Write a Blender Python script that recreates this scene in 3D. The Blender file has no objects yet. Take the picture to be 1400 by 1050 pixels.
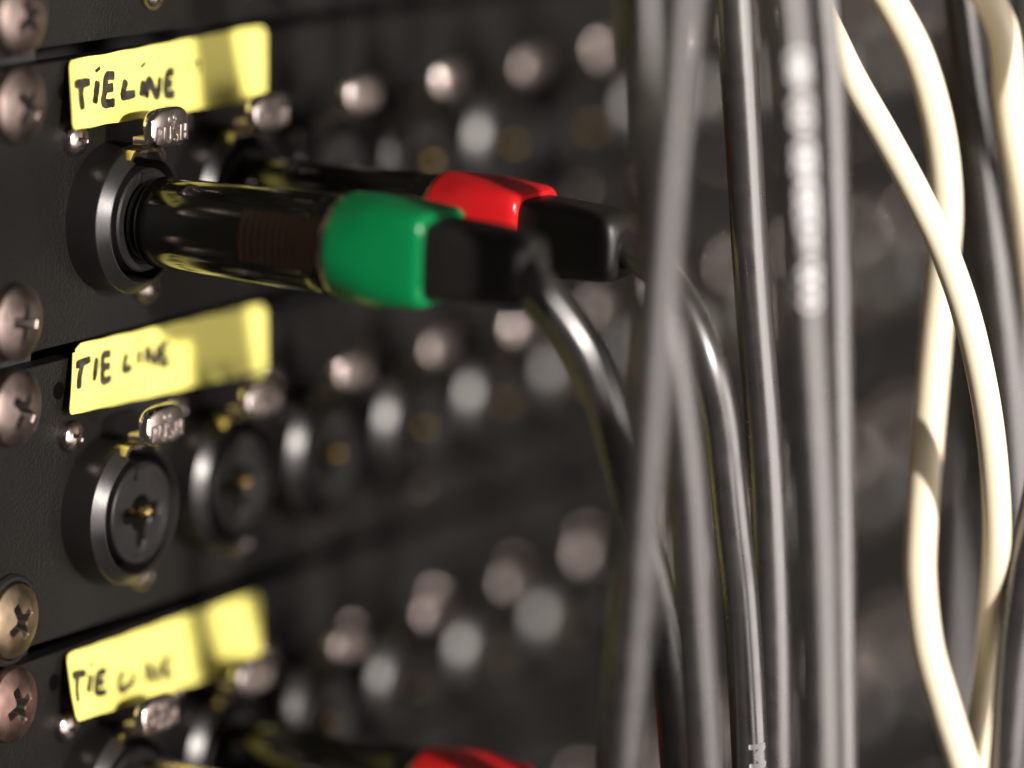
import bpy, bmesh, math, random
from mathutils import Vector, Matrix

random.seed(7)
S = 0.001            # everything below is written in millimetres
sc = bpy.context.scene
col = sc.collection

# ------------------------------------------------------------------ camera
right = Vector((0.49700121, -0.86706971, 0.03434985))
up = Vector((0.14888415, 0.12420409, 0.98102337))
fwd = Vector((0.85488204, 0.48245565, -0.19082252))
cam_data = bpy.data.cameras.new('camera')
cam = bpy.data.objects.new('camera', cam_data)
col.objects.link(cam)
rot = Matrix((right, up, -fwd)).transposed()
cam.matrix_world = Matrix.Translation(Vector((-553.85, -382.40, 105.36)) * S) @ rot.to_4x4()
cam_data.sensor_width = 36.0
cam_data.lens = 160.3
cam_data.clip_start = 0.02
cam_data.clip_end = 50
cam_data.dof.use_dof = True
cam_data.dof.focus_distance = 0.671
cam_data.dof.aperture_fstop = 3.6
sc.camera = cam

# ------------------------------------------------------------------ light (a lamp and an added room fill)
world = bpy.data.worlds.new('World')
sc.world = world
world.use_nodes = True
bg = world.node_tree.nodes['Background']
bg.inputs['Color'].default_value = (1.0, 0.86, 0.76, 1)
bg.inputs['Strength'].default_value = 0.04

def lamp(name, direction, dist, size, power, color, target=(25, -40, -35)):
    d = Vector(direction).normalized()
    L = bpy.data.lights.new(name, 'AREA')
    L.shape = 'DISK'
    L.size = size
    L.energy = power
    L.color = color
    o = bpy.data.objects.new(name, L)
    col.objects.link(o)
    o.location = Vector(target) * S - d * dist
    o.rotation_euler = d.to_track_quat('-Z', 'Y').to_euler()
    return o

lamp('key_lamp', (0.42, 1.0, -0.28), 1.9, 0.055, 62, (1.0, 0.91, 0.84))
room = lamp('room_fill', (-0.02, 1.0, 0.10), 2.0, 3.0, 50, (1.0, 0.90, 0.855))  # added broad soft light for cable highlights, standing for a bright room
room.data.shape = 'RECTANGLE'
room.data.size_y = 0.95

sc.view_settings.view_transform = 'Standard'
sc.view_settings.look = 'None'
sc.view_settings.exposure = 0.0
sc.view_settings.gamma = 1.0
sc.view_settings.use_curve_mapping = False
sc.cycles.use_denoising = True
sc.cycles.max_bounces = 6
sc.cycles.sample_clamp_indirect = 4.0

# ------------------------------------------------------------------ materials
def material(name, color, rough=0.5, metallic=0.0, bump=0.0, bump_scale=1500, var=0.0, var_scale=120,
             rough_var=0.0, coat=0.0, ior=1.5, stretch=None, spec=0.5):
    m = bpy.data.materials.new(name)
    m.use_nodes = True
    nt = m.node_tree
    b = nt.nodes['Principled BSDF']
    b.inputs['Base Color'].default_value = (*color, 1)
    b.inputs['Roughness'].default_value = rough
    b.inputs['Metallic'].default_value = metallic
    b.inputs['Coat Weight'].default_value = coat
    b.inputs['IOR'].default_value = ior
    b.inputs['Specular IOR Level'].default_value = spec
    tc = nt.nodes.new('ShaderNodeTexCoord')
    src = tc.outputs['Object']
    if stretch:
        mp = nt.nodes.new('ShaderNodeMapping')
        mp.inputs['Scale'].default_value = stretch
        nt.links.new(src, mp.inputs['Vector'])
        src = mp.outputs['Vector']
    if bump:
        n = nt.nodes.new('ShaderNodeTexNoise')
        n.inputs['Scale'].default_value = bump_scale
        n.inputs['Detail'].default_value = 3
        nt.links.new(src, n.inputs['Vector'])
        bp = nt.nodes.new('ShaderNodeBump')
        bp.inputs['Strength'].default_value = 0.6
        bp.inputs['Distance'].default_value = bump * S
        nt.links.new(n.outputs['Fac'], bp.inputs['Height'])
        nt.links.new(bp.outputs['Normal'], b.inputs['Normal'])
    if var or rough_var:
        n = nt.nodes.new('ShaderNodeTexNoise')
        n.inputs['Scale'].default_value = var_scale
        n.inputs['Detail'].default_value = 6
        nt.links.new(src, n.inputs['Vector'])
        if var:
            r = nt.nodes.new('ShaderNodeValToRGB')
            r.color_ramp.elements[0].position = 0.3
            r.color_ramp.elements[1].position = 0.7
            r.color_ramp.elements[0].color = (*[c * (1 - var) for c in color], 1)
            r.color_ramp.elements[1].color = (*[min(1, c * (1 + var)) for c in color], 1)
            nt.links.new(n.outputs['Fac'], r.inputs['Fac'])
            nt.links.new(r.outputs['Color'], b.inputs['Base Color'])
        if rough_var:
            mr = nt.nodes.new('ShaderNodeMapRange')
            mr.inputs['From Min'].default_value = 0.3
            mr.inputs['From Max'].default_value = 0.7
            mr.inputs['To Min'].default_value = max(0.03, rough - rough_var)
            mr.inputs['To Max'].default_value = rough + rough_var
            nt.links.new(n.outputs['Fac'], mr.inputs['Value'])
            nt.links.new(mr.outputs['Result'], b.inputs['Roughness'])
    return m

M = {
    'panel': material('black_powder_coat', (0.0064, 0.0057, 0.0048), 0.48, bump=0.32, bump_scale=1700, var=0.3, var_scale=60, spec=0.3),
    'rail': material('dark_steel', (0.02, 0.02, 0.02), 0.6),
    'hole': material('matt_black_hole_disc', (0.0015, 0.0014, 0.0012), 0.9, spec=0.05),
    'plastic': material('black_plastic', (0.010, 0.0092, 0.0088), 0.33, spec=0.65, bump=0.025, bump_scale=5000, rough_var=0.04, var_scale=400),
    'disc': material('black_insert_plastic', (0.012, 0.011, 0.0105), 0.40, bump=0.02, bump_scale=4000, var=0.3, var_scale=300),
    'nickel': material('worn_nickel', (0.62, 0.54, 0.50), 0.24, 1.0, bump=0.004, bump_scale=1200, rough_var=0.06, var_scale=500, var=0.12),
    'tab': material('push_tab_nickel', (0.52, 0.45, 0.42), 0.31, 1.0, bump=0.003, bump_scale=2500, rough_var=0.03, var_scale=700),
    'letter': material('polished_raised_nickel', (0.85, 0.78, 0.74), 0.30, 1.0),
    'edge': material('bright_glint_edge', (0.92, 0.84, 0.79), 0.10, 1.0),
    'latch': material('latch_steel', (0.72, 0.62, 0.45), 0.25, 1.0, rough_var=0.08, var_scale=600),
    'screw': material('screw_nickel', (0.50, 0.43, 0.40), 0.26, 1.0, bump=0.01, bump_scale=700, var=0.25, var_scale=350, rough_var=0.10),
    'rack_screw': material('dull_rack_screw', (0.24, 0.19, 0.17), 0.42, 1.0, bump=0.04, bump_scale=500, var=0.30, var_scale=220, rough_var=0.1),
    'brass_screw': material('tarnished_yellow_screw', (0.34, 0.265, 0.175), 0.40, 1.0, bump=0.04, bump_scale=500, var=0.30, var_scale=220, rough_var=0.1),
    'copper_screw': material('tarnished_red_screw', (0.33, 0.215, 0.18), 0.40, 1.0, bump=0.04, bump_scale=500, var=0.30, var_scale=220, rough_var=0.1),
    'recess': material('dark_recess', (0.015, 0.012, 0.010), 0.6),
    'gold': material('gold_contact', (0.95, 0.66, 0.22), 0.22, 1.0),
    'tape': material('yellow_tape', (0.86, 0.81, 0.20), 0.55, bump=0.06, bump_scale=500, var=0.05, var_scale=90),
    'ink': material('black_marker_ink', (0.026, 0.023, 0.016), 0.6, var=0.95, var_scale=700),
    'shell': material('black_gloss_shell', (0.004, 0.0038, 0.0025), 0.13, rough_var=0.05, var_scale=300, ior=1.6),
    'ribs': material('brown_reflection_ribs', (0.016, 0.0065, 0.003), 0.5, spec=0.25),
    'green': material('green_plastic', (0.002, 0.19, 0.055), 0.28, bump=0.03, bump_scale=1500, stretch=(1, 0.06, 1)),
    'red': material('red_plastic', (0.60, 0.012, 0.016), 0.31, bump=0.05, bump_scale=1500, stretch=(1, 0.05, 1)),
    'boot': material('black_rubber', (0.013, 0.012, 0.011), 0.42, bump=0.03, bump_scale=2500),
    'cable': material('black_cable', (0.030, 0.0275, 0.027), 0.30, bump=0.012, bump_scale=600, rough_var=0.05, var_scale=250, var=0.2, spec=1.3),
    'cream': material('cream_cable', (0.90, 0.81, 0.60), 0.40, var=0.04, var_scale=60),
    'print': material('white_print', (0.66, 0.66, 0.67), 0.5),
}

# ------------------------------------------------------------------ mesh helpers (all in millimetres)
def make(name, verts, faces, mat, parent=None, smooth=True, sharp=35):
    me = bpy.data.meshes.new(name)
    me.from_pydata([(x * S, y * S, z * S) for x, y, z in verts], [], faces)
    bm = bmesh.new()
    bm.from_mesh(me)
    bmesh.ops.recalc_face_normals(bm, faces=bm.faces)
    if smooth:
        for f in bm.faces:
            f.smooth = True
        lim = math.radians(sharp)
        for e in bm.edges:
            if len(e.link_faces) == 2 and e.calc_face_angle(0) > lim:
                e.smooth = False
    bm.to_mesh(me)
    bm.free()
    me.materials.append(mat)
    return link(name, me, parent)

def link(name, me, parent=None):
    o = bpy.data.objects.new(name, me)
    col.objects.link(o)
    if parent:
        o.parent = parent
    return o

def empty(name, loc=(0, 0, 0), parent=None):
    o = bpy.data.objects.new(name, None)
    o.empty_display_size = 0.01
    col.objects.link(o)
    o.location = Vector(loc) * S
    if parent:
        o.parent = parent
    return o

def tag(o, label, cat, group=None):
    o['label'] = label
    o['category'] = cat
    if group:
        o['group'] = group
    return o

class Geo:
    def __init__(self):
        self.v, self.f = [], []
    def add(self, v, f):
        n = len(self.v)
        self.v += [tuple(p) for p in v]
        self.f += [tuple(i + n for i in q) for q in f]
        return self
    def make(self, name, mat, parent=None, sharp=35):
        return make(name, self.v, self.f, mat, parent, True, sharp)

def rings(loops, closed_ring=True, cap0=False, cap1=False):
    """skin a list of equally long vertex loops"""
    v, f = [], []
    n = len(loops[0])
    for L in loops:
        v += L
    for k in range(len(loops) - 1):
        for i in range(n if closed_ring else n - 1):
            j = (i + 1) % n
            f.append((k * n + i, k * n + j, (k + 1) * n + j, (k + 1) * n + i))
    if cap0:
        f.append(tuple(range(n)))
    if cap1:
        f.append(tuple(range((len(loops) - 1) * n, len(loops) * n)))
    return v, f

def circle(r, y, n=48, cx=0, cz=0, shape=None):
    out = []
    for i in range(n):
        t = 2 * math.pi * i / n
        k = shape(t) if shape else 1
        out.append((cx + r * k * math.cos(t), y, cz + r * k * math.sin(t)))
    return out

def lathe(profile, n=48, cx=0, cz=0, cap0=False, cap1=False):
    """profile: (radius, y) pairs round the axis that leaves the panel"""
    return rings([circle(r, y, n, cx, cz) for r, y in profile], True, cap0, cap1)

def squarish(p):
    """rounded-square factor: flats up, down and to the sides"""
    def k(t):
        s = sum(max(0.0, math.cos(t - a)) ** p for a in (0, math.pi / 2, math.pi, 3 * math.pi / 2))
        return 1 / s ** (1 / p)
    return k

def catmull(pts, sub=8):
    P = [Vector(p) for p in pts]
    P = [P[0] * 2 - P[1]] + P + [P[-1] * 2 - P[-2]]
    out = []
    for i in range(1, len(P) - 2):
        a, b, c, d = P[i - 1:i + 3]
        for k in range(sub):
            t = k / sub
            out.append(0.5 * ((2 * b) + (c - a) * t + (2 * a - 5 * b + 4 * c - d) * t * t + (3 * b - a - 3 * c + d) * t ** 3))
    out.append(P[-2])
    return out

def frames(path, ref=Vector((0, -1, 0))):
    T = []
    for i in range(len(path)):
        T.append((path[min(i + 1, len(path) - 1)] - path[max(i - 1, 0)]).normalized())
    N = []
    n = ref
    for t in T:
        n = (n - t * n.dot(t)).normalized()
        N.append(n)
    return T, N

def tube(path, r, n=24, radius=None):
    T, N = frames(path)
    loops = []
    for i, p in enumerate(path):
        b = T[i].cross(N[i])
        rr = radius(i / (len(path) - 1)) if radius else r
        loops.append([tuple(p + (N[i] * math.cos(a) + b * math.sin(a)) * rr)
                      for a in [2 * math.pi * k / n for k in range(n)]])
    return rings(loops, True, True, True)

def stroke(points, width, place, sub=6, rise=0.0, rnd=0.0):
    """a flat (or slightly raised) pen stroke: 2-D points widened to a ribbon, every vertex put in 3-D by place(a, b, h)"""
    P = [(p.x, p.y) for p in catmull([(a, b, 0) for a, b in points], sub)]
    n = len(P)
    L, MID, R = [], [], []
    for i, (a, b) in enumerate(P):
        a0, b0 = P[max(i - 1, 0)]
        a1, b1 = P[min(i + 1, n - 1)]
        da, db = a1 - a0, b1 - b0
        l = math.hypot(da, db) or 1
        end = min(i, n - 1 - i)
        w = width / 2 * (0.72 if end == 0 else 1.0) * (1 + rnd * random.uniform(-1, 1))
        L.append((a - db / l * w, b + da / l * w))
        R.append((a + db / l * w, b - da / l * w))
        MID.append((a, b))
    if rise:
        loops = [[place(*L[i], 0), place(*[(L[i][k] * .6 + MID[i][k] * .4) for k in (0, 1)], rise), place(*[(R[i][k] * .6 + MID[i][k] * .4) for k in (0, 1)], rise), place(*R[i], 0)] for i in range(n)]
        v, f = rings(loops, False)
        f += [(3, 2, 1, 0), tuple((n - 1) * 4 + k for k in range(4))]
    else:
        loops = [[place(*L[i], 0), place(*MID[i], 0), place(*R[i], 0)] for i in range(n)]
        v, f = rings(loops, False)
    return v, f

# ------------------------------------------------------------------ the rack: one-unit patch panels
U = 44.45
PITCH = 27.0
COLS = 16
XS = -24.08                      # rack screw column
PX0, PX1 = -32.5, 450.0
ZP = 1.6                         # centre of the first panel in view
ZS = -1.5                        # socket centre

def rounded_rect(x0, x1, z0, z1, r, y, n=6):
    out = []
    for cx, cz, a0 in ((x1 - r, z1 - r, 0), (x0 + r, z1 - r, 90), (x0 + r, z0 + r, 180), (x1 - r, z0 + r, 270)):
        for k in range(n + 1):
            a = math.radians(a0 + 90 * k / n)
            out.append((cx + r * math.cos(a), y, cz + r * math.sin(a)))
    return out

def panel_mesh():
    h = U / 2 - 1.1
    loops = [rounded_rect(PX0, PX1, -h, h, 1.2, 3.0),
             rounded_rect(PX0, PX1, -h, h, 1.2, 0.18),
             rounded_rect(PX0 + .06, PX1 - .06, -h + .06, h - .06, 1.1, 0.06),
             rounded_rect(PX0 + .15, PX1 - .15, -h + .15, h - .15, 1.0, 0.0)]
    return rings(loops, True, True, True)

# --- socket pieces, built once round the socket's own centre
def hole_radius(t):
    """central jack hole joined with three pin holes: left, right and bottom"""
    r = 2.7
    for a, d, c in ((0, 3.5, 1.25), (math.pi, 3.5, 1.25), (-math.pi / 2, 4.0, 1.2)):
        da = t - a
        s = d * math.sin(da)
        if abs(s) < c and math.cos(da) > 0:
            r = max(r, d * math.cos(da) + math.sqrt(c * c - s * s))
    return r

def socket_meshes():
    out = {}
    # collar ring with chamfered lip; the notch for the latch is cut out of its top
    g = Geo()
    prof = [(11.15, 0.0), (11.12, -5.2), (11.05, -5.35), (9.55, -6.8), (9.4, -6.85), (9.25, -6.78), (9.2, -6.6), (9.2, -0.02)]
    a0, a1 = math.radians(90 + 21), math.radians(90 - 21 + 360)
    n = 64
    loops = []
    for k in range(n + 1):
        a = a0 + (a1 - a0) * k / n
        loops.append([(r * math.cos(a), y, r * math.sin(a)) for r, y in prof])
    g.add(*rings(loops, False))
    g.add(loops[0], [tuple(range(len(prof)))])
    g.add(loops[-1], [tuple(range(len(prof)))])
    # lower bridge under the latch
    loops = []
    for k in range(9):
        a = math.radians(90 + 21 - 42 * k / 8)
        loops.append([(r * math.cos(a), y, r * math.sin(a)) for r, y in ((11.15, 0.0), (11.1, -4.2), (9.2, -4.2), (9.2, -0.02))])
    g.add(*rings(loops, False))
    out['collar'] = (g, 'plastic')
    # insert disc with the jack and pin openings
    g = Geo()
    N = 72
    th = [2 * math.pi * i / N for i in range(N)]
    outer = lambda r, y: [(r * math.cos(t), y, r * math.sin(t)) for t in th]
    inner = lambda k, y: [(hole_radius(t) * k * math.cos(t), y, hole_radius(t) * k * math.sin(t)) for t in th]
    g.add(*rings([outer(7.75, -0.02), outer(7.75, -6.7), outer(7.5, -7.0), outer(6.6, -7.0), outer(6.45, -6.8), inner(1.08, -6.8), inner(1.0, -6.6), inner(0.97, -2.2)], True))
    g.add(inner(0.97, -2.2), [tuple(range(N))])
    # small moulded key at the top of the disc
    g.add(*rings([rounded_rect(-2.2, 2.2, 5.2, 7.3, .5, -6.8, 3), rounded_rect(-2.1, 2.1, 5.3, 7.2, .5, -7.35, 3)], True, False, True))
    out['insert_disc'] = (g, 'disc')
    # gold spring contact inside the opening
    g = Geo()
    path = catmull([(0.9, -2.3, 0.2), (1.3, -4.2, 0.1), (1.0, -5.9, 0.0), (1.7, -6.9, 0.0), (2.5, -6.3, 0.0)], 5)
    g.add(*tube(path, 0.7, 10))
    out['contact'] = (g, 'gold')
    # latch: bent metal strip lying in the notch
    g = Geo()
    prof = [(-4.5, 8.75), (-3.75, 9.75), (-3.3, 10.05), (3.3, 10.05), (3.75, 9.75), (4.5, 8.75)]
    th_ = 0.62
    secs = []
    for x, z in prof:
        secs.append([(x, -4.3, z + th_), (x, -6.8, z + th_), (x, -7.0, z + th_ - .12), (x, -7.0, z + .1), (x, -6.85, z), (x, -4.3, z)])
    g.add(*rings(secs, True, True, True))
    out['latch'] = (g, 'latch')
    # push tab: rounded plate standing in front of the socket's top, on a stem
    g = Geo()
    def tab_loop(k, y):
        L = []
        for i in range(40):
            t = 2 * math.pi * i / 40
            c, s = math.cos(t), math.sin(t)
            q = (abs(c) ** 3.2 + abs(s) ** 3.2) ** (-1 / 3.2)
            L.append((5.1 * k * q * c, y + 0.008 * (5.1 * k * q * c) ** 2, 14.0 + 3.05 * k * q * s))
        return L
    g.add(*rings([tab_loop(.92, -9.6), tab_loop(.985, -9.75), tab_loop(1, -10.1), tab_loop(.985, -10.55), tab_loop(.945, -10.92), tab_loop(.885, -11.17), tab_loop(.81, -11.29), tab_loop(.4, -11.32)], True, True, True))
    g.add(*rings([rounded_rect(-2.6, 2.6, 11.3, 12.5, .3, -6.0, 3), rounded_rect(-2.6, 2.6, 11.3, 12.5, .3, -9.7, 3)], True, True, True))
    out['push_tab'] = (g, 'tab')
    return out

def tab_letters():
    """PUSH with a small round mark above it, raised on the tab"""
    g = Geo()
    place = lambda a, b, h: (a, -11.31 + 0.008 * a * a - h, 14.0 + b)
    hgt, w, gap = 2.3, 1.45, 0.7
    y0 = -2.1
    glyph = {
        'P': [[(0, 0), (0, 1)], [(0, 1), (.7, 1), (1, .8), (.7, .5), (0, .5)]],
        'U': [[(0, 1), (0, .25), (.5, 0), (1, .25), (1, 1)]],
        'S': [[(1, .85), (.5, 1), (.05, .8), (.5, .5), (.95, .25), (.5, 0), (0, .15)]],
        'H': [[(0, 0), (0, 1)], [(1, 0), (1, 1)], [(0, .5), (1, .5)]],
    }
    x = -(4 * w + 3 * gap) / 2
    for ch in 'PUSH':
        for s in glyph[ch]:
            g.add(*stroke([(x + a * w, y0 + b * hgt) for a, b in s], 0.38, place, 4, 0.16))
        x += w + gap
    circ = [(0.85 * math.cos(t), 1.2 + .75 * math.sin(t)) for t in [2 * math.pi * k / 10 for k in range(11)]]
    g.add(*stroke(circ, 0.26, place, 2, 0.16))
    for s in ([(-.4, .8), (-.4, 1.6)], [(-.4, 1.6), (.4, .8)], [(.4, .8), (.4, 1.6)]):
        g.add(*stroke(s, 0.26, place, 2, 0.16))
    return g

def screw_geo(r, h, y, cross, edge=0.35, depth=0.7, cx=0, cz=0):
    """domed cross-recess screw: the recess is a real star-shaped pit"""
    g = Geo()
    N = 64
    th = [2 * math.pi * i / N for i in range(N)]
    def star(t, k=1.0):
        c = max(abs(math.cos(t + cross)), abs(math.sin(t + cross)))
        s = min(abs(math.cos(t + cross)), abs(math.sin(t + cross)))
        arm, half = 0.50 * r, 0.12 * r
        # cross: arms of half-width `half`, length `arm`, flared toward the middle
        rr = min(arm / c, half / s if s > 1e-6 else 1e9)
        return max(rr, 0.22 * r) * k
    def dome(q):
        return y - edge - (h - edge) * math.sqrt(max(0, 1 - (q / r) ** 2 * .90))
    loops = [[(cx + r * math.cos(t), y, cz + r * math.sin(t)) for t in th],
             [(cx + r * math.cos(t), y - edge, cz + r * math.sin(t)) for t in th]]
    for q in (.97, .9, .8, .68, .58):
        loops.append([(cx + r * q * math.cos(t), dome(r * q), cz + r * q * math.sin(t)) for t in th])
    loops.append([(cx + star(t, 1.06) * math.cos(t), dome(star(t)), cz + star(t, 1.06) * math.sin(t)) for t in th])
    loops.append([(cx + star(t, .95) * math.cos(t), dome(star(t)) + .15 * depth, cz + star(t, .95) * math.sin(t)) for t in th])
    loops.append([(cx + star(t, .55) * math.cos(t), y - h + depth * 1.5, cz + star(t, .55) * math.sin(t)) for t in th])
    g.add(*rings(loops, True, False, True))
    g.pit = (len(loops) - 3) * N
    return g

def screw_mesh(g, mat):
    o = g.make('screw', M[mat])
    o.data.materials.append(M['recess'])
    for p in o.data.polygons:
        if min(p.vertices) >= g.pit + 64:
            p.material_index = 1
    return o.data
# ------------------------------------------------------------------ paths of the cables (mm)
CABLE = {
  'D': [ (-2.3, -73.9, -2.8), (-1.1, -77.7, -7.2), (0.7, -81.1, -12.8), (2.9, -83.5, -19.6), (6.3, -84.3, -27.4), (9.6, -85.0, -35.4), (12.8, -86.1, -44.4), (16.0, -87.0, -53.6), (18.7, -88.0, -65.0), (21.0, -88.3, -76.5) ],
  'B': [ (25.4, -77.4, -3.1), (24.8, -81.8, -6.2), (24.7, -85.4, -10.9), (24.9, -88.2, -17.0), (26.4, -89.8, -24.6), (27.5, -90.6, -32.3), (28.3, -91.8, -42.0), (28.3, -93.4, -51.1), (28.7, -94.8, -63.8), (28.8, -96.1, -76.9) ],
  'H1': [ (47.3, -88.6, 40.8), (47.0, -93.3, 32.6), (46.8, -98.2, 24.5), (48.0, -103.8, 15.8), (49.0, -108.7, 7.9), (50.6, -112.3, 0.7), (51.8, -115.3, -6.7), (53.6, -117.3, -14.4), (55.8, -119.0, -24.4), (58.5, -119.6, -34.7), (61.7, -119.2, -45.4), (66.8, -117.0, -59.1), (70.8, -114.7, -71.8), (73.1, -113.2, -84.1) ],
  'H2': [ (63.2, -93.0, 37.9), (64.1, -96.7, 32.7), (65.8, -100.3, 25.7), (66.7, -103.1, 17.6), (68.0, -104.4, 9.9), (69.8, -104.5, 1.9), (71.1, -103.8, -6.2), (71.2, -103.4, -15.2), (69.5, -103.8, -24.0), (65.6, -105.2, -34.5), (61.8, -106.7, -44.9), (59.7, -107.9, -52.3), (58.7, -110.1, -62.0), (58.6, -113.3, -70.5), (59.6, -116.8, -80.4) ],
  'H3': [ (74.0, -103.9, 38.0), (75.0, -107.3, 33.8), (76.3, -109.2, 29.4), (77.8, -109.6, 24.4), (79.0, -109.6, 19.3), (81.2, -109.6, 13.5), (86.1, -109.7, 4.0) ],
  'A1': [ (-18.0, -103.5, 40.7), (-17.5, -102.7, 28.8), (-17.0, -101.8, 15.8), (-16.4, -100.9, 0.7), (-15.7, -100.0, -15.6), (-15.2, -99.2, -30.1), (-14.6, -98.3, -45.8), (-14.0, -97.1, -66.9) ],
  'A2': [ (-9.1, -92.9, 39.1), (-7.8, -93.4, 27.0), (-6.2, -94.1, 12.8), (-4.3, -95.5, -1.5), (-2.1, -97.3, -16.0), (-0.2, -98.7, -30.7), (1.6, -99.7, -48.8), (3.8, -101.0, -70.3) ],
  'E': [ (37.4, -83.7, 34.7), (38.4, -84.6, 22.9), (39.4, -85.4, 11.7), (40.5, -86.4, -2.0), (41.6, -87.4, -14.1), (43.1, -88.9, -30.7), (44.3, -90.1, -47.5), (45.4, -91.0, -64.5), (46.3, -91.7, -81.7) ],
  'F': [ (0.7, -110.0, 39.8), (1.4, -111.2, 28.8), (1.9, -112.2, 18.4), (2.5, -113.3, 5.7), (2.9, -114.0, -5.4), (3.6, -115.4, -20.8), (4.2, -116.7, -36.2), (4.7, -117.7, -51.9), (5.0, -118.7, -67.6) ],
  'Gc': [ (17.4, -107.0, 38.2), (18.2, -108.1, 27.0), (18.8, -108.8, 16.3), (19.4, -109.7, 3.2), (19.9, -110.3, -8.3), (20.5, -111.2, -24.1), (21.1, -112.0, -40.0), (21.6, -112.8, -56.1), (22.2, -113.6, -72.4) ],
  'K1': [ (102.3, -90.7, 30.3), (103.4, -91.9, 16.4), (104.6, -93.3, 0.1), (105.9, -94.9, -18.7), (107.3, -96.5, -40.1), (108.5, -98.0, -61.8), (109.2, -98.8, -78.9), (110.1, -100.1, -94.8) ],
  'K2': [ (82.0, -99.4, 32.6), (83.3, -100.9, 21.4), (84.9, -103.0, 7.9), (86.7, -105.3, -8.0), (88.6, -107.8, -26.3), (90.3, -109.8, -47.3), (91.6, -111.2, -68.5), (92.8, -112.7, -88.7) ],
  'K3': [ (92.8, -106.3, 32.3), (93.4, -106.6, 15.3), (94.0, -107.1, -1.8), (94.5, -107.4, -19.1), (94.8, -107.4, -36.7), (95.2, -107.7, -57.9), (95.6, -108.1, -74.6), (96.0, -108.6, -90.2) ],
  'K4': [ (64.1, -128.1, -1.4), (64.3, -126.7, -18.1), (64.3, -125.1, -34.9), (64.1, -123.3, -50.8), (64.1, -122.2, -63.4), (64.5, -121.6, -80.7) ],
  'K5': [ (131.3, -77.2, 26.9), (131.7, -77.9, 2.8), (132.9, -80.1, -21.7), (134.0, -82.3, -41.4), (133.8, -82.2, -61.4), (133.7, -82.5, -84.1), (134.5, -84.4, -103.1) ],
}

TAPE = [
    [(-12.24, -0.4, 22.72), (39.5, -0.4, 23.6), (36.11, -2.9, 12.74), (-14.6, -2.9, 13.01)],
    [(-9.8, -0.4, -19.74), (41.43, -0.4, -20.57), (40.03, -1.6, -30.99), (-12.34, -1.6, -29.76)],
    [(-10.58, -0.4, -66.69), (41.97, -0.4, -67.29), (36.87, -4.0, -77.44), (-13.16, -4.0, -76.04)],
]
PEN = [
    [[(0.022, 0.353), (0.105, 0.358)], [(0.064, 0.367), (0.057, 0.511), (0.062, 0.734)], [(0.141, 0.357), (0.132, 0.516), (0.122, 0.674)], [(0.144, 0.177), (0.148, 0.226)], [(0.227, 0.327), (0.187, 0.323), (0.176, 0.505), (0.168, 0.689), (0.225, 0.71)], [(0.179, 0.491), (0.219, 0.488)], [(0.283, 0.416), (0.267, 0.595), (0.274, 0.633), (0.328, 0.633)], [(0.37, 0.466), (0.356, 0.683)], [(0.369, 0.224), (0.373, 0.269)], [(0.382, 0.72), (0.397, 0.47), (0.436, 0.72), (0.455, 0.451)], [(0.531, 0.425), (0.496, 0.424), (0.483, 0.572), (0.486, 0.711), (0.532, 0.733)], [(0.487, 0.573), (0.52, 0.573)]],
    [[(0.02, 0.298), (0.097, 0.255)], [(0.056, 0.3), (0.044, 0.474), (0.045, 0.647)], [(0.127, 0.248), (0.119, 0.582)], [(0.198, 0.237), (0.161, 0.244), (0.158, 0.418), (0.165, 0.611), (0.205, 0.588)], [(0.161, 0.413), (0.197, 0.41)], [(0.276, 0.284), (0.265, 0.452), (0.27, 0.518), (0.307, 0.502)], [(0.341, 0.276), (0.342, 0.482)], [(0.337, 0.115), (0.339, 0.154)], [(0.381, 0.507), (0.386, 0.287), (0.427, 0.519), (0.442, 0.279)], [(0.497, 0.275), (0.46, 0.291), (0.459, 0.411), (0.464, 0.56), (0.508, 0.537)], [(0.462, 0.419), (0.492, 0.418)]],
    [[(0.018, 0.324), (0.095, 0.353)], [(0.051, 0.354), (0.038, 0.528), (0.035, 0.719)], [(0.116, 0.389), (0.092, 0.64)], [(0.126, 0.237), (0.123, 0.283)], [(0.193, 0.408), (0.152, 0.421), (0.135, 0.55), (0.135, 0.678), (0.186, 0.709)], [(0.14, 0.548), (0.178, 0.549)], [(0.282, 0.487), (0.251, 0.65), (0.264, 0.764), (0.314, 0.705)], [(0.333, 0.547), (0.324, 0.752)], [(0.394, 0.78), (0.408, 0.508), (0.442, 0.783), (0.467, 0.552)], [(0.533, 0.516), (0.498, 0.532), (0.492, 0.669), (0.496, 0.766), (0.533, 0.76)], [(0.495, 0.655), (0.523, 0.657)]],
]

# ------------------------------------------------------------------ build the panels
panel_geo = panel_mesh()
panel_me = None
pieces = {k: (g.make(k, M[m], None, 18 if k in ('collar', 'latch') else 35), m) for k, (g, m) in socket_meshes().items()}
tab_me = pieces['push_tab'][0].data
tab_me.materials.append(M['edge'])
for p in tab_me.polygons:
    if min(p.vertices) >= 40 and max(p.vertices) < 240:      # rounded rim of the tab, coloured brighter to boost its glint
        p.material_index = 1
letters_me = tab_letters().make('raised_lettering', M['letter']).data
flange_screws = [screw_mesh(screw_geo(2.5, 1.9, -0.02, a, 0.4, 0.9), 'screw') for a in (0.15, 0.6, 1.1, 0.9)]
rack_screws = {m: [screw_mesh(screw_geo(5.75, 2.6, -0.02, a, 0.7, 1.6), m) for a in (0.5, 0.2, 0.85)]
               for m in ('rack_screw', 'brass_screw', 'copper_screw')}
washer_me = Geo().add(*lathe([(6.9, 0.0), (6.9, -.5), (6.5, -.9), (5.95, -.95), (5.8, -.4), (5.8, 0.0)], 48)).make('washer', M['plastic']).data
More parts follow.
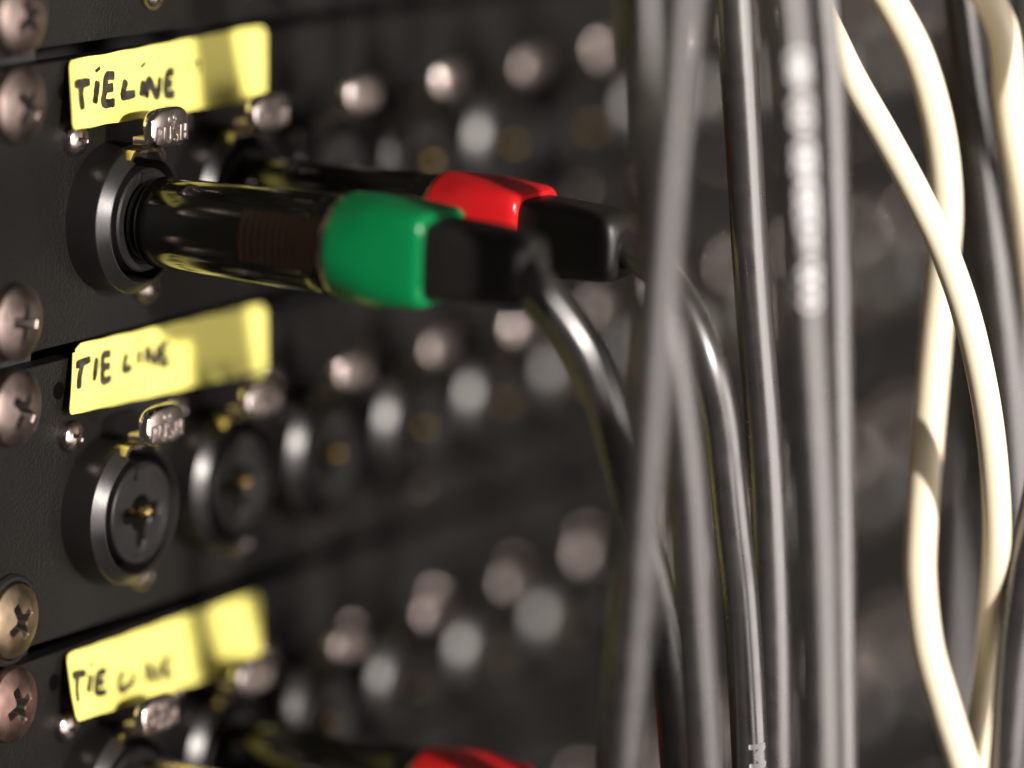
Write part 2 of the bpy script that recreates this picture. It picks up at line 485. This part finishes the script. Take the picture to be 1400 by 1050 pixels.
hole_me = Geo().add(*lathe([(1.35, 0.02), (1.35, -.04), (1.2, -.06)], 24, cap1=True)).make('dark_hole_disc', M['hole']).data  # black disc painted in for the dark of a small panel hole
for o in list(col.objects):
    if o.type == 'MESH':
        bpy.data.objects.remove(o)
piece_me = {n: bpy.data.meshes[n] for n in ('collar', 'insert_disc', 'contact', 'latch', 'push_tab')}

PANEL_LABEL = {
    -1: 'black patch panel bolted in directly above the panel holding the green plug',
    0: 'black patch panel with the green plug and a red plug in its first sockets',
    1: 'black patch panel whose first two sockets are empty, below the green plug',
    2: 'black patch panel with a silver plug and a red plug in its first sockets',
    3: 'black patch panel bolted in directly below the one holding the silver plug',
    4: 'lowest black patch panel of the rack, two below the silver plug',
}
panels = {}
for j in range(-1, 5):
    zc = ZP - j * U
    root = tag(empty('patch_panel', (PX0, 0, zc)), PANEL_LABEL[j], 'patch panel', 'patch panels stacked in the rack')
    panels[j] = root
    inv = Vector((-PX0, 0, 0)) * S
    if panel_me is None:
        p = make('face_plate', *panel_geo, M['panel'], root, True, 20)
        panel_me = p.data
    else:
        p = link('face_plate', panel_me, root)
    p.location = inv
    for x in (XS, 405 - XS):
        for k, dz in enumerate((15.875, -15.875)):
            m = 'rack_screw'
            if x == XS and j == 1 and k == 1:
                m = 'brass_screw'
            if x == XS and j == 2 and k == 0:
                m = 'copper_screw'
            s = link('rack_screw', rack_screws[m][(j + k) % 3], root)
            s.location = inv + Vector((x, 0, dz)) * S
            s.rotation_euler.y = random.uniform(-.6, .6)
            if m == 'brass_screw':
                w = link('washer', washer_me, root)
                w.location = s.location
    h = link('dark_hole_disc', hole_me, root)
    h.location = inv + Vector((-12.2, 0, 16.6)) * S
    for i in range(COLS):
        so = empty('combo_socket', (0, 0, 0), root)
        so.location = inv + Vector((i * PITCH, 0, ZS - ZP)) * S
        turn = random.uniform(-.05, .05)
        for n in ('collar', 'insert_disc', 'contact', 'latch', 'push_tab'):
            o = link(n, piece_me[n], so)
            if n == 'push_tab':
                o.rotation_euler = (random.uniform(-.02, .02), 0, random.uniform(-.01, .01))
                tab = o
            if n == 'insert_disc':
                o.rotation_euler.y = turn
        if i < 3:
            o = link('raised_lettering', letters_me, so)
            o.rotation_euler = tab.rotation_euler
        for sx, sz in ((-9.5, 12.4 - 2.0), (9.5, -12.0)):
            o = link('flange_screw', random.choice(flange_screws), so)
            o.location = Vector((sx, 0, sz + (2.0 if sz > 0 else 0))) * S
            o.rotation_euler.y = random.uniform(-.8, .8)

# dark sheet added behind the panels so the gaps between them stay dark
z0, z1 = ZP - 4.5 * U, ZP + 1.5 * U
o = Geo().add(*rings([rounded_rect(PX0 + 2, PX1 - 2, z0, z1, .5, 30.5, 2), rounded_rect(PX0 + 2, PX1 - 2, z0, z1, .5, 32.0, 2)], True, True, True)).make('rack_backing', M['rail'])
o['kind'] = 'structure'

# steel rails the panels are bolted to
for x0, x1, name in ((PX0 + 1, XS + 9, 'rail_a'), (405 - XS - 9, PX1 - 1, 'rail_b')):
    z0, z1 = ZP - 4.5 * U, ZP + 1.5 * U
    v, f = rings([rounded_rect(x0, x1, z0, z1, .5, 3.05, 2), rounded_rect(x0, x1, z0, z1, .5, 5.0, 2)], True, True, True)
    g = Geo().add(v, f)
    xi = x0 if name == 'rail_a' else x1
    g.add(*rings([rounded_rect(min(xi, xi + (2 if name == 'rail_a' else -2)), max(xi, xi + (2 if name == 'rail_a' else -2)), z0, z1, .3, 5.0, 2),
                  rounded_rect(min(xi, xi + (2 if name == 'rail_a' else -2)), max(xi, xi + (2 if name == 'rail_a' else -2)), z0, z1, .3, 30.0, 2)], True, True, True))
    o = g.make('rack_rail', M['rail'])
    tag(o, 'black steel rack rail behind the ' + ('labelled' if name == 'rail_a' else 'unlabelled') + ' ends of the patch panels', 'rack rail')

# ------------------------------------------------------------------ tape labels
def tape_point(k, a, b, h=0.0):
    A, B, C, D = [Vector(q) for q in TAPE[k]]
    p = A * (1 - a) * (1 - b) + B * a * (1 - b) + C * a * b + D * (1 - a) * b
    ph = (0.4, 1.7, 2.9)[k]
    wave = 0.10 * math.sin(9 * a + ph) + 0.07 * math.sin(23 * a + 2 * ph + 2 * b) + 0.05 * math.sin(5 * b + 14 * a)
    bow = -0.5 * math.sin(math.pi * b) * (0.3 + 0.4 * math.sin(3 * a + ph))
    lift = (-0.5 * max(0, 1 - a * 22) if k != 1 else -0.3 * max(0, 1 - a * 30)) + (-0.9 * max(0, (a - .93) * 14) ** 2)
    edge = 0.10 * math.sin(40 * a + ph) * (1 if b > .5 else -1) * abs(b - .5)
    return (p.x, min(p.y + wave * .6 + bow * .4 + lift - 0.12 - h, -0.15 - h), p.z + edge)

TAPE_LABEL = ['yellow tape handwritten TIE LINE above the socket that holds the green plug',
              'yellow tape handwritten TIE LINE above the empty socket, part shaded by the green plug',
              'yellow tape handwritten TIE LINE above the silver plug']
for k in range(3):
    na, nb = 64, 10
    g = Geo()
    def pt(i, q, h):
        a, b = i / na, q / nb
        # slightly rounded corners
        if q in (0, nb) and i in (0, na):
            a += 0.006 if i == 0 else -0.006
            b += 0.03 if q == 0 else -0.03
        if k == 1 and i <= 2 and q == 0:
            b += 0.10 * (1 - i / 3)
        if k == 2 and i <= 1 and q > nb - 4:
            a += 0.014 * (q - nb + 4) / 4
        return tape_point(k, a, b, h)
    g.add(*rings([[pt(i, q, 0.06) for q in range(nb + 1)] for i in range(na + 1)], False))
    back = [[pt(i, q, -0.06) for q in range(nb + 1)] for i in range(na + 1)]
    g.add(*rings(back, False))
    # rim
    idx = [(i, 0) for i in range(na)] + [(na, q) for q in range(nb)] + [(i, nb) for i in range(na, 0, -1)] + [(0, q) for q in range(nb, 0, -1)]
    g.add(*rings([[pt(i, q, 0.06) for i, q in idx], [pt(i, q, -0.06) for i, q in idx]], True))
    root = tag(empty('tape_label', TAPE[k][3]), TAPE_LABEL[k], 'tape label', 'handwritten tape labels')
    t = g.make('tape_strip', M['tape'], root, 60)
    t.location = -root.location
    g = Geo()
    La = (Vector(TAPE[k][1]) - Vector(TAPE[k][0])).length
    Lb = (Vector(TAPE[k][3]) - Vector(TAPE[k][0])).length
    place = lambda a, b, h: tape_point(k, a / La, b / Lb, 0.10 + h)
    for s in PEN[k]:
        g.add(*stroke([(a * La, b * Lb) for a, b in s], 1.4 if k == 0 else 1.25, place, 6, 0, .10))
    # the faint unreadable characters that follow
    for s in [[(.60, .34), (.605, .45)], [(.63, .36), (.66, .34), (.66, .5)]] if k == 0 else [[(.58, .38), (.582, .5)]] if k == 1 else []:
        g.add(*stroke([(a * La, b * Lb) for a, b in s], .5, place, 4, 0, .1))
    w = g.make('handwriting', M['ink'], root, 60)
    w.location = -root.location

# ------------------------------------------------------------------ jack plugs with their cables
RC = 2.72      # cable radius

def plug(i, j, collar, label, path, shell='shell'):
    root = tag(empty('jack_plug', (i * PITCH, -7.0, ZS - j * U)), label, 'plug', 'jack plugs in the patch panels')
    back = Vector((0, 7.0, 0)) * S
    def part(g, name, mat, parent=root, sharp=35):
        o = g.make(name, M[mat], parent, sharp)
        if parent is root:
            o.location = back
        return o
    sh = part(Geo().add(*lathe([(3.1, -2.4), (3.1, -6.6), (5.9, -7.1), (6.2, -7.4), (6.2, -8.6), (6.55, -8.9), (6.75, -9.4), (6.85, -18), (7.05, -28), (7.35, -38), (7.45, -41.2), (7.2, -41.6), (5, -41.8)], 64, cap0=True, cap1=True)), 'shell', shell)
    g = Geo()  # brown ribs added to imitate a reflection on the shell
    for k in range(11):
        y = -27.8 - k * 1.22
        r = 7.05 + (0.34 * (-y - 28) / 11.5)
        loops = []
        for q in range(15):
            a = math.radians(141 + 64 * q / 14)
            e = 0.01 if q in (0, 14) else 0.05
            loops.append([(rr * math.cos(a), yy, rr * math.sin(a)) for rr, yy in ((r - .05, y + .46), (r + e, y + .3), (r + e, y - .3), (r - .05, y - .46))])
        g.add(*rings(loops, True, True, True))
    part(g, 'reflection_ribs', 'ribs', sh)
    part(Geo().add(*lathe([(6.0, -41.4), (7.62, -41.5), (7.7, -41.75), (7.62, -42.1), (6.0, -42.2)], 64)), 'ferrule_ring', 'nickel')
    # coloured bushing: round at the shell, square with rounded corners at the boot
    loops = []
    for r, y, p in ((6.0, -41.95, 2), (7.75, -42.0, 2), (8.0, -42.25, 2), (8.1, -43.2, 2), (8.08, -46, 2.6), (7.8, -50, 4), (7.45, -54, 5.5), (7.2, -56.3, 6.5), (6.95, -57.2, 6.5), (6.55, -57.75, 6.5), (5.7, -57.8, 6.5), (5.4, -57.0, 6)):
        loops.append(circle(r * (0.97 if p > 4 else 1), y, 72, shape=squarish(p) if p > 2 else None))
    part(Geo().add(*rings(loops, True, True, True)), 'bushing', collar, sharp=50)
    loops = []
    for r, y, p in ((5.5, -56.8, 5), (5.75, -58, 5.5), (5.6, -62, 5.5), (5.35, -67, 5), (5.15, -71.0, 4.5), (4.9, -72.2, 4), (4.3, -73.0, 3), (3.4, -73.4, 2.2), (2.8, -73.2, 2.01)):
        loops.append(circle(r, y, 64, shape=squarish(p)))
    part(Geo().add(*rings(loops, True, True, True)), 'strain_relief', 'boot', sharp=50)
    pts = [(i * PITCH, -64, ZS - j * U), (i * PITCH, -71.5, ZS - j * U)] + path
    P = catmull(pts, 8)
    c = Geo().add(*tube(P, RC, 28)).make('cable', M['cable'], root)
    c.location = -Vector((i * PITCH, -7.0, ZS - j * U)) * S
    return root, P, c

def extend(pts, n=10, step=13):
    a, b = Vector(pts[-2]), Vector(pts[-1])
    d = (b - a).normalized()
    out = list(pts)
    for k in range(1, n + 1):
        d = (d * .8 + Vector((0, 0, -1)) * .2).normalized()
        out.append(tuple(Vector(out[-1]) + d * step))
    return out

g1, Pg, _ = plug(0, 0, 'green', 'black jack plug with a green bushing and its black cable', extend(CABLE['D'][0:]))
g2, Pr, red_cable = plug(1, 0, 'red', 'black jack plug with a red bushing, right behind the green one', extend(CABLE['B'][0:]))
x1, z2 = PITCH, ZS - 2 * U
plug(1, 2, 'red', 'black jack plug with a red bushing, two panels below the green one',
     [(x1 + 1, -78, z2 - 2), (x1 + 2, -84, z2 - 8), (x1 + 4, -88, z2 - 18), (x1 + 7, -90, z2 - 40), (x1 + 10, -91, z2 - 90)])
plug(0, 2, 'green', 'jack plug with a silver metal shell, two panels below the green one',
     [(1, -78, z2 - 2), (2, -84, z2 - 8), (4, -88, z2 - 18), (7, -90, z2 - 40), (10, -91, z2 - 90)], 'nickel')

# ------------------------------------------------------------------ hanging cables
def up_down(pts, top=75, bottom=110):
    """carry a cable on past both ends of its traced stretch, turning slowly to the vertical"""
    L = [Vector(p) for p in pts]
    step = (L[1] - L[0]).length
    d = (L[0] - L[1]).normalized()
    for k in range(int(top / step) + 1):
        d = (d * .85 + Vector((0, 0, .15))).normalized()
        L.insert(0, L[0] + d * step)
    step = (L[-1] - L[-2]).length
    d = (L[-1] - L[-2]).normalized()
    for k in range(int(bottom / step) + 1):
        d = (d * .85 + Vector((0, 0, -.15))).normalized()
        L.append(L[-1] + d * step)
    return L

HANG = [
    ('A1', 'cable', 2.8, 'black cable crossing in front of both the green and the red plug cables', 'black cables hanging in front of the rack'),
    ('A2', 'cable', 2.8, 'black cable that crosses just behind the leaning one beside the red plug', 'black cables hanging in front of the rack'),
    ('E', 'cable', 2.75, 'plain black cable hanging between the red plug cable and the cable with white print', 'black cables hanging in front of the rack'),
    ('F', 'cable', 2.8, 'black cable with a line of white print running down it', 'black cables hanging in front of the rack'),
    ('Gc', 'cable', 2.6, 'black cable half hidden behind the one with the line of white print', 'black cables hanging in front of the rack'),
    ('H1', 'cream', 2.15, 'cream cable that crosses over the other cream one beside the black cables', 'cream cables looping beside the black ones'),
    ('H2', 'cream', 2.45, 'cream cable that passes behind the other one and swings out in a wide loop', 'cream cables looping beside the black ones'),
    ('H3', 'cream', 2.4, 'short visible bend of a cream cable between black cables', 'cream cables looping beside the black ones'),
    ('K1', 'cable', 2.9, 'black cable hanging behind the crossing of the two cream cables', 'black cables beyond the cream ones'),
    ('K2', 'cable', 2.6, 'black cable slanting down beside the short cream bend', 'black cables beyond the cream ones'),
    ('K3', 'cable', 3.0, 'thick black cable hanging at the far side of the cream cables', 'black cables beyond the cream ones'),
    ('K4', 'cable', 2.8, 'black cable swinging in front of the lower end of a cream cable', 'black cables beyond the cream ones'),
    ('K5', 'cable', 3.0, 'rearmost black cable showing between the two cream cables', 'black cables beyond the cream ones'),
]
paths = {}
hung = {}
for key, mat, r, label, group in HANG:
    P = catmull(up_down(CABLE[key]), 8)
    paths[key] = P
    o = Geo().add(*tube(P, r, 28)).make('hanging_cable', M[mat])
    hung[key] = tag(o, label, 'cable', group)

def cable_print(P, r, z_start, glyphs, height, advance, face, parent, loc=None, width=.42, h=0.04):
    """white letters wrapped round a hanging cable, reading downward, tops to the right"""
    face = Vector(face).normalized()
    g = Geo()
    def at(z):
        for q in range(len(P) - 1):
            if P[q].z >= z >= P[q + 1].z:
                t = (P[q].z - z) / max(1e-6, P[q].z - P[q + 1].z)
                return P[q].lerp(P[q + 1], t), (P[q + 1] - P[q]).normalized()
        return P[-1], Vector((0, 0, -1))
    def place(a, b, rise):
        c, t = at(z_start - a)
        n = (face - t * face.dot(t)).normalized()
        s = t.cross(n)
        if s.dot(right) < 0:
            s = -s
        ang = b / r
        return tuple(c + (n * math.cos(ang) + s * math.sin(ang)) * (r + h + rise))
    a = 0
    for ch in glyphs:
        for s in GLYPH.get(ch, []):
            g.add(*stroke([(a + u * advance * .84, (v - .5) * height) for u, v in s], width, place, 6))
        a += advance
    o = g.make('white_print', M['print'], parent, 60)
    if loc is not None:
        o.location = loc
    return o

rnd = [(.5 + .5 * math.cos(t), .5 + .5 * math.sin(t)) for t in [2 * math.pi * k / 8 for k in range(9)]]
GLYPH = {
    'O': [rnd], 'C': [rnd[1:8]], 'D': [[(0, 0), (0, 1), (.8, .85), (1, .5), (.8, .15), (0, 0)]],
    'M': [[(0, 0), (0, .5), (0, 1)], [(0, 1), (.5, .3)], [(.5, .3), (1, 1)], [(1, 1), (1, .5), (1, 0)]],
    'T': [[(0, 1), (1, 1)], [(.5, 1), (.5, 0)]],
    '8': [[(.5, .5), (.1, .75), (.5, 1), (.9, .75), (.5, .5), (.05, .25), (.5, 0), (.95, .25), (.5, .5)]],
    'E': [[(0, 0), (0, 1)], [(0, 1), (1, 1)], [(0, .5), (.8, .5)], [(0, 0), (1, 0)]],
    'H': [[(0, 0), (0, 1)], [(1, 0), (1, 1)], [(0, .5), (1, .5)]],
    'I': [[(.5, 0), (.5, 1)]],
}
cable_print(paths['F'], 2.8, 32.8, 'O8 CO OEHDECH OCO', 2.2, 2.07, -fwd * .93 + right * .30, hung['F'], None, .6)
cable_print(Pr, RC, -73.2, 'MT', 2.8, 3.4, -fwd * .9 + right * .40, red_cable, None, .8)
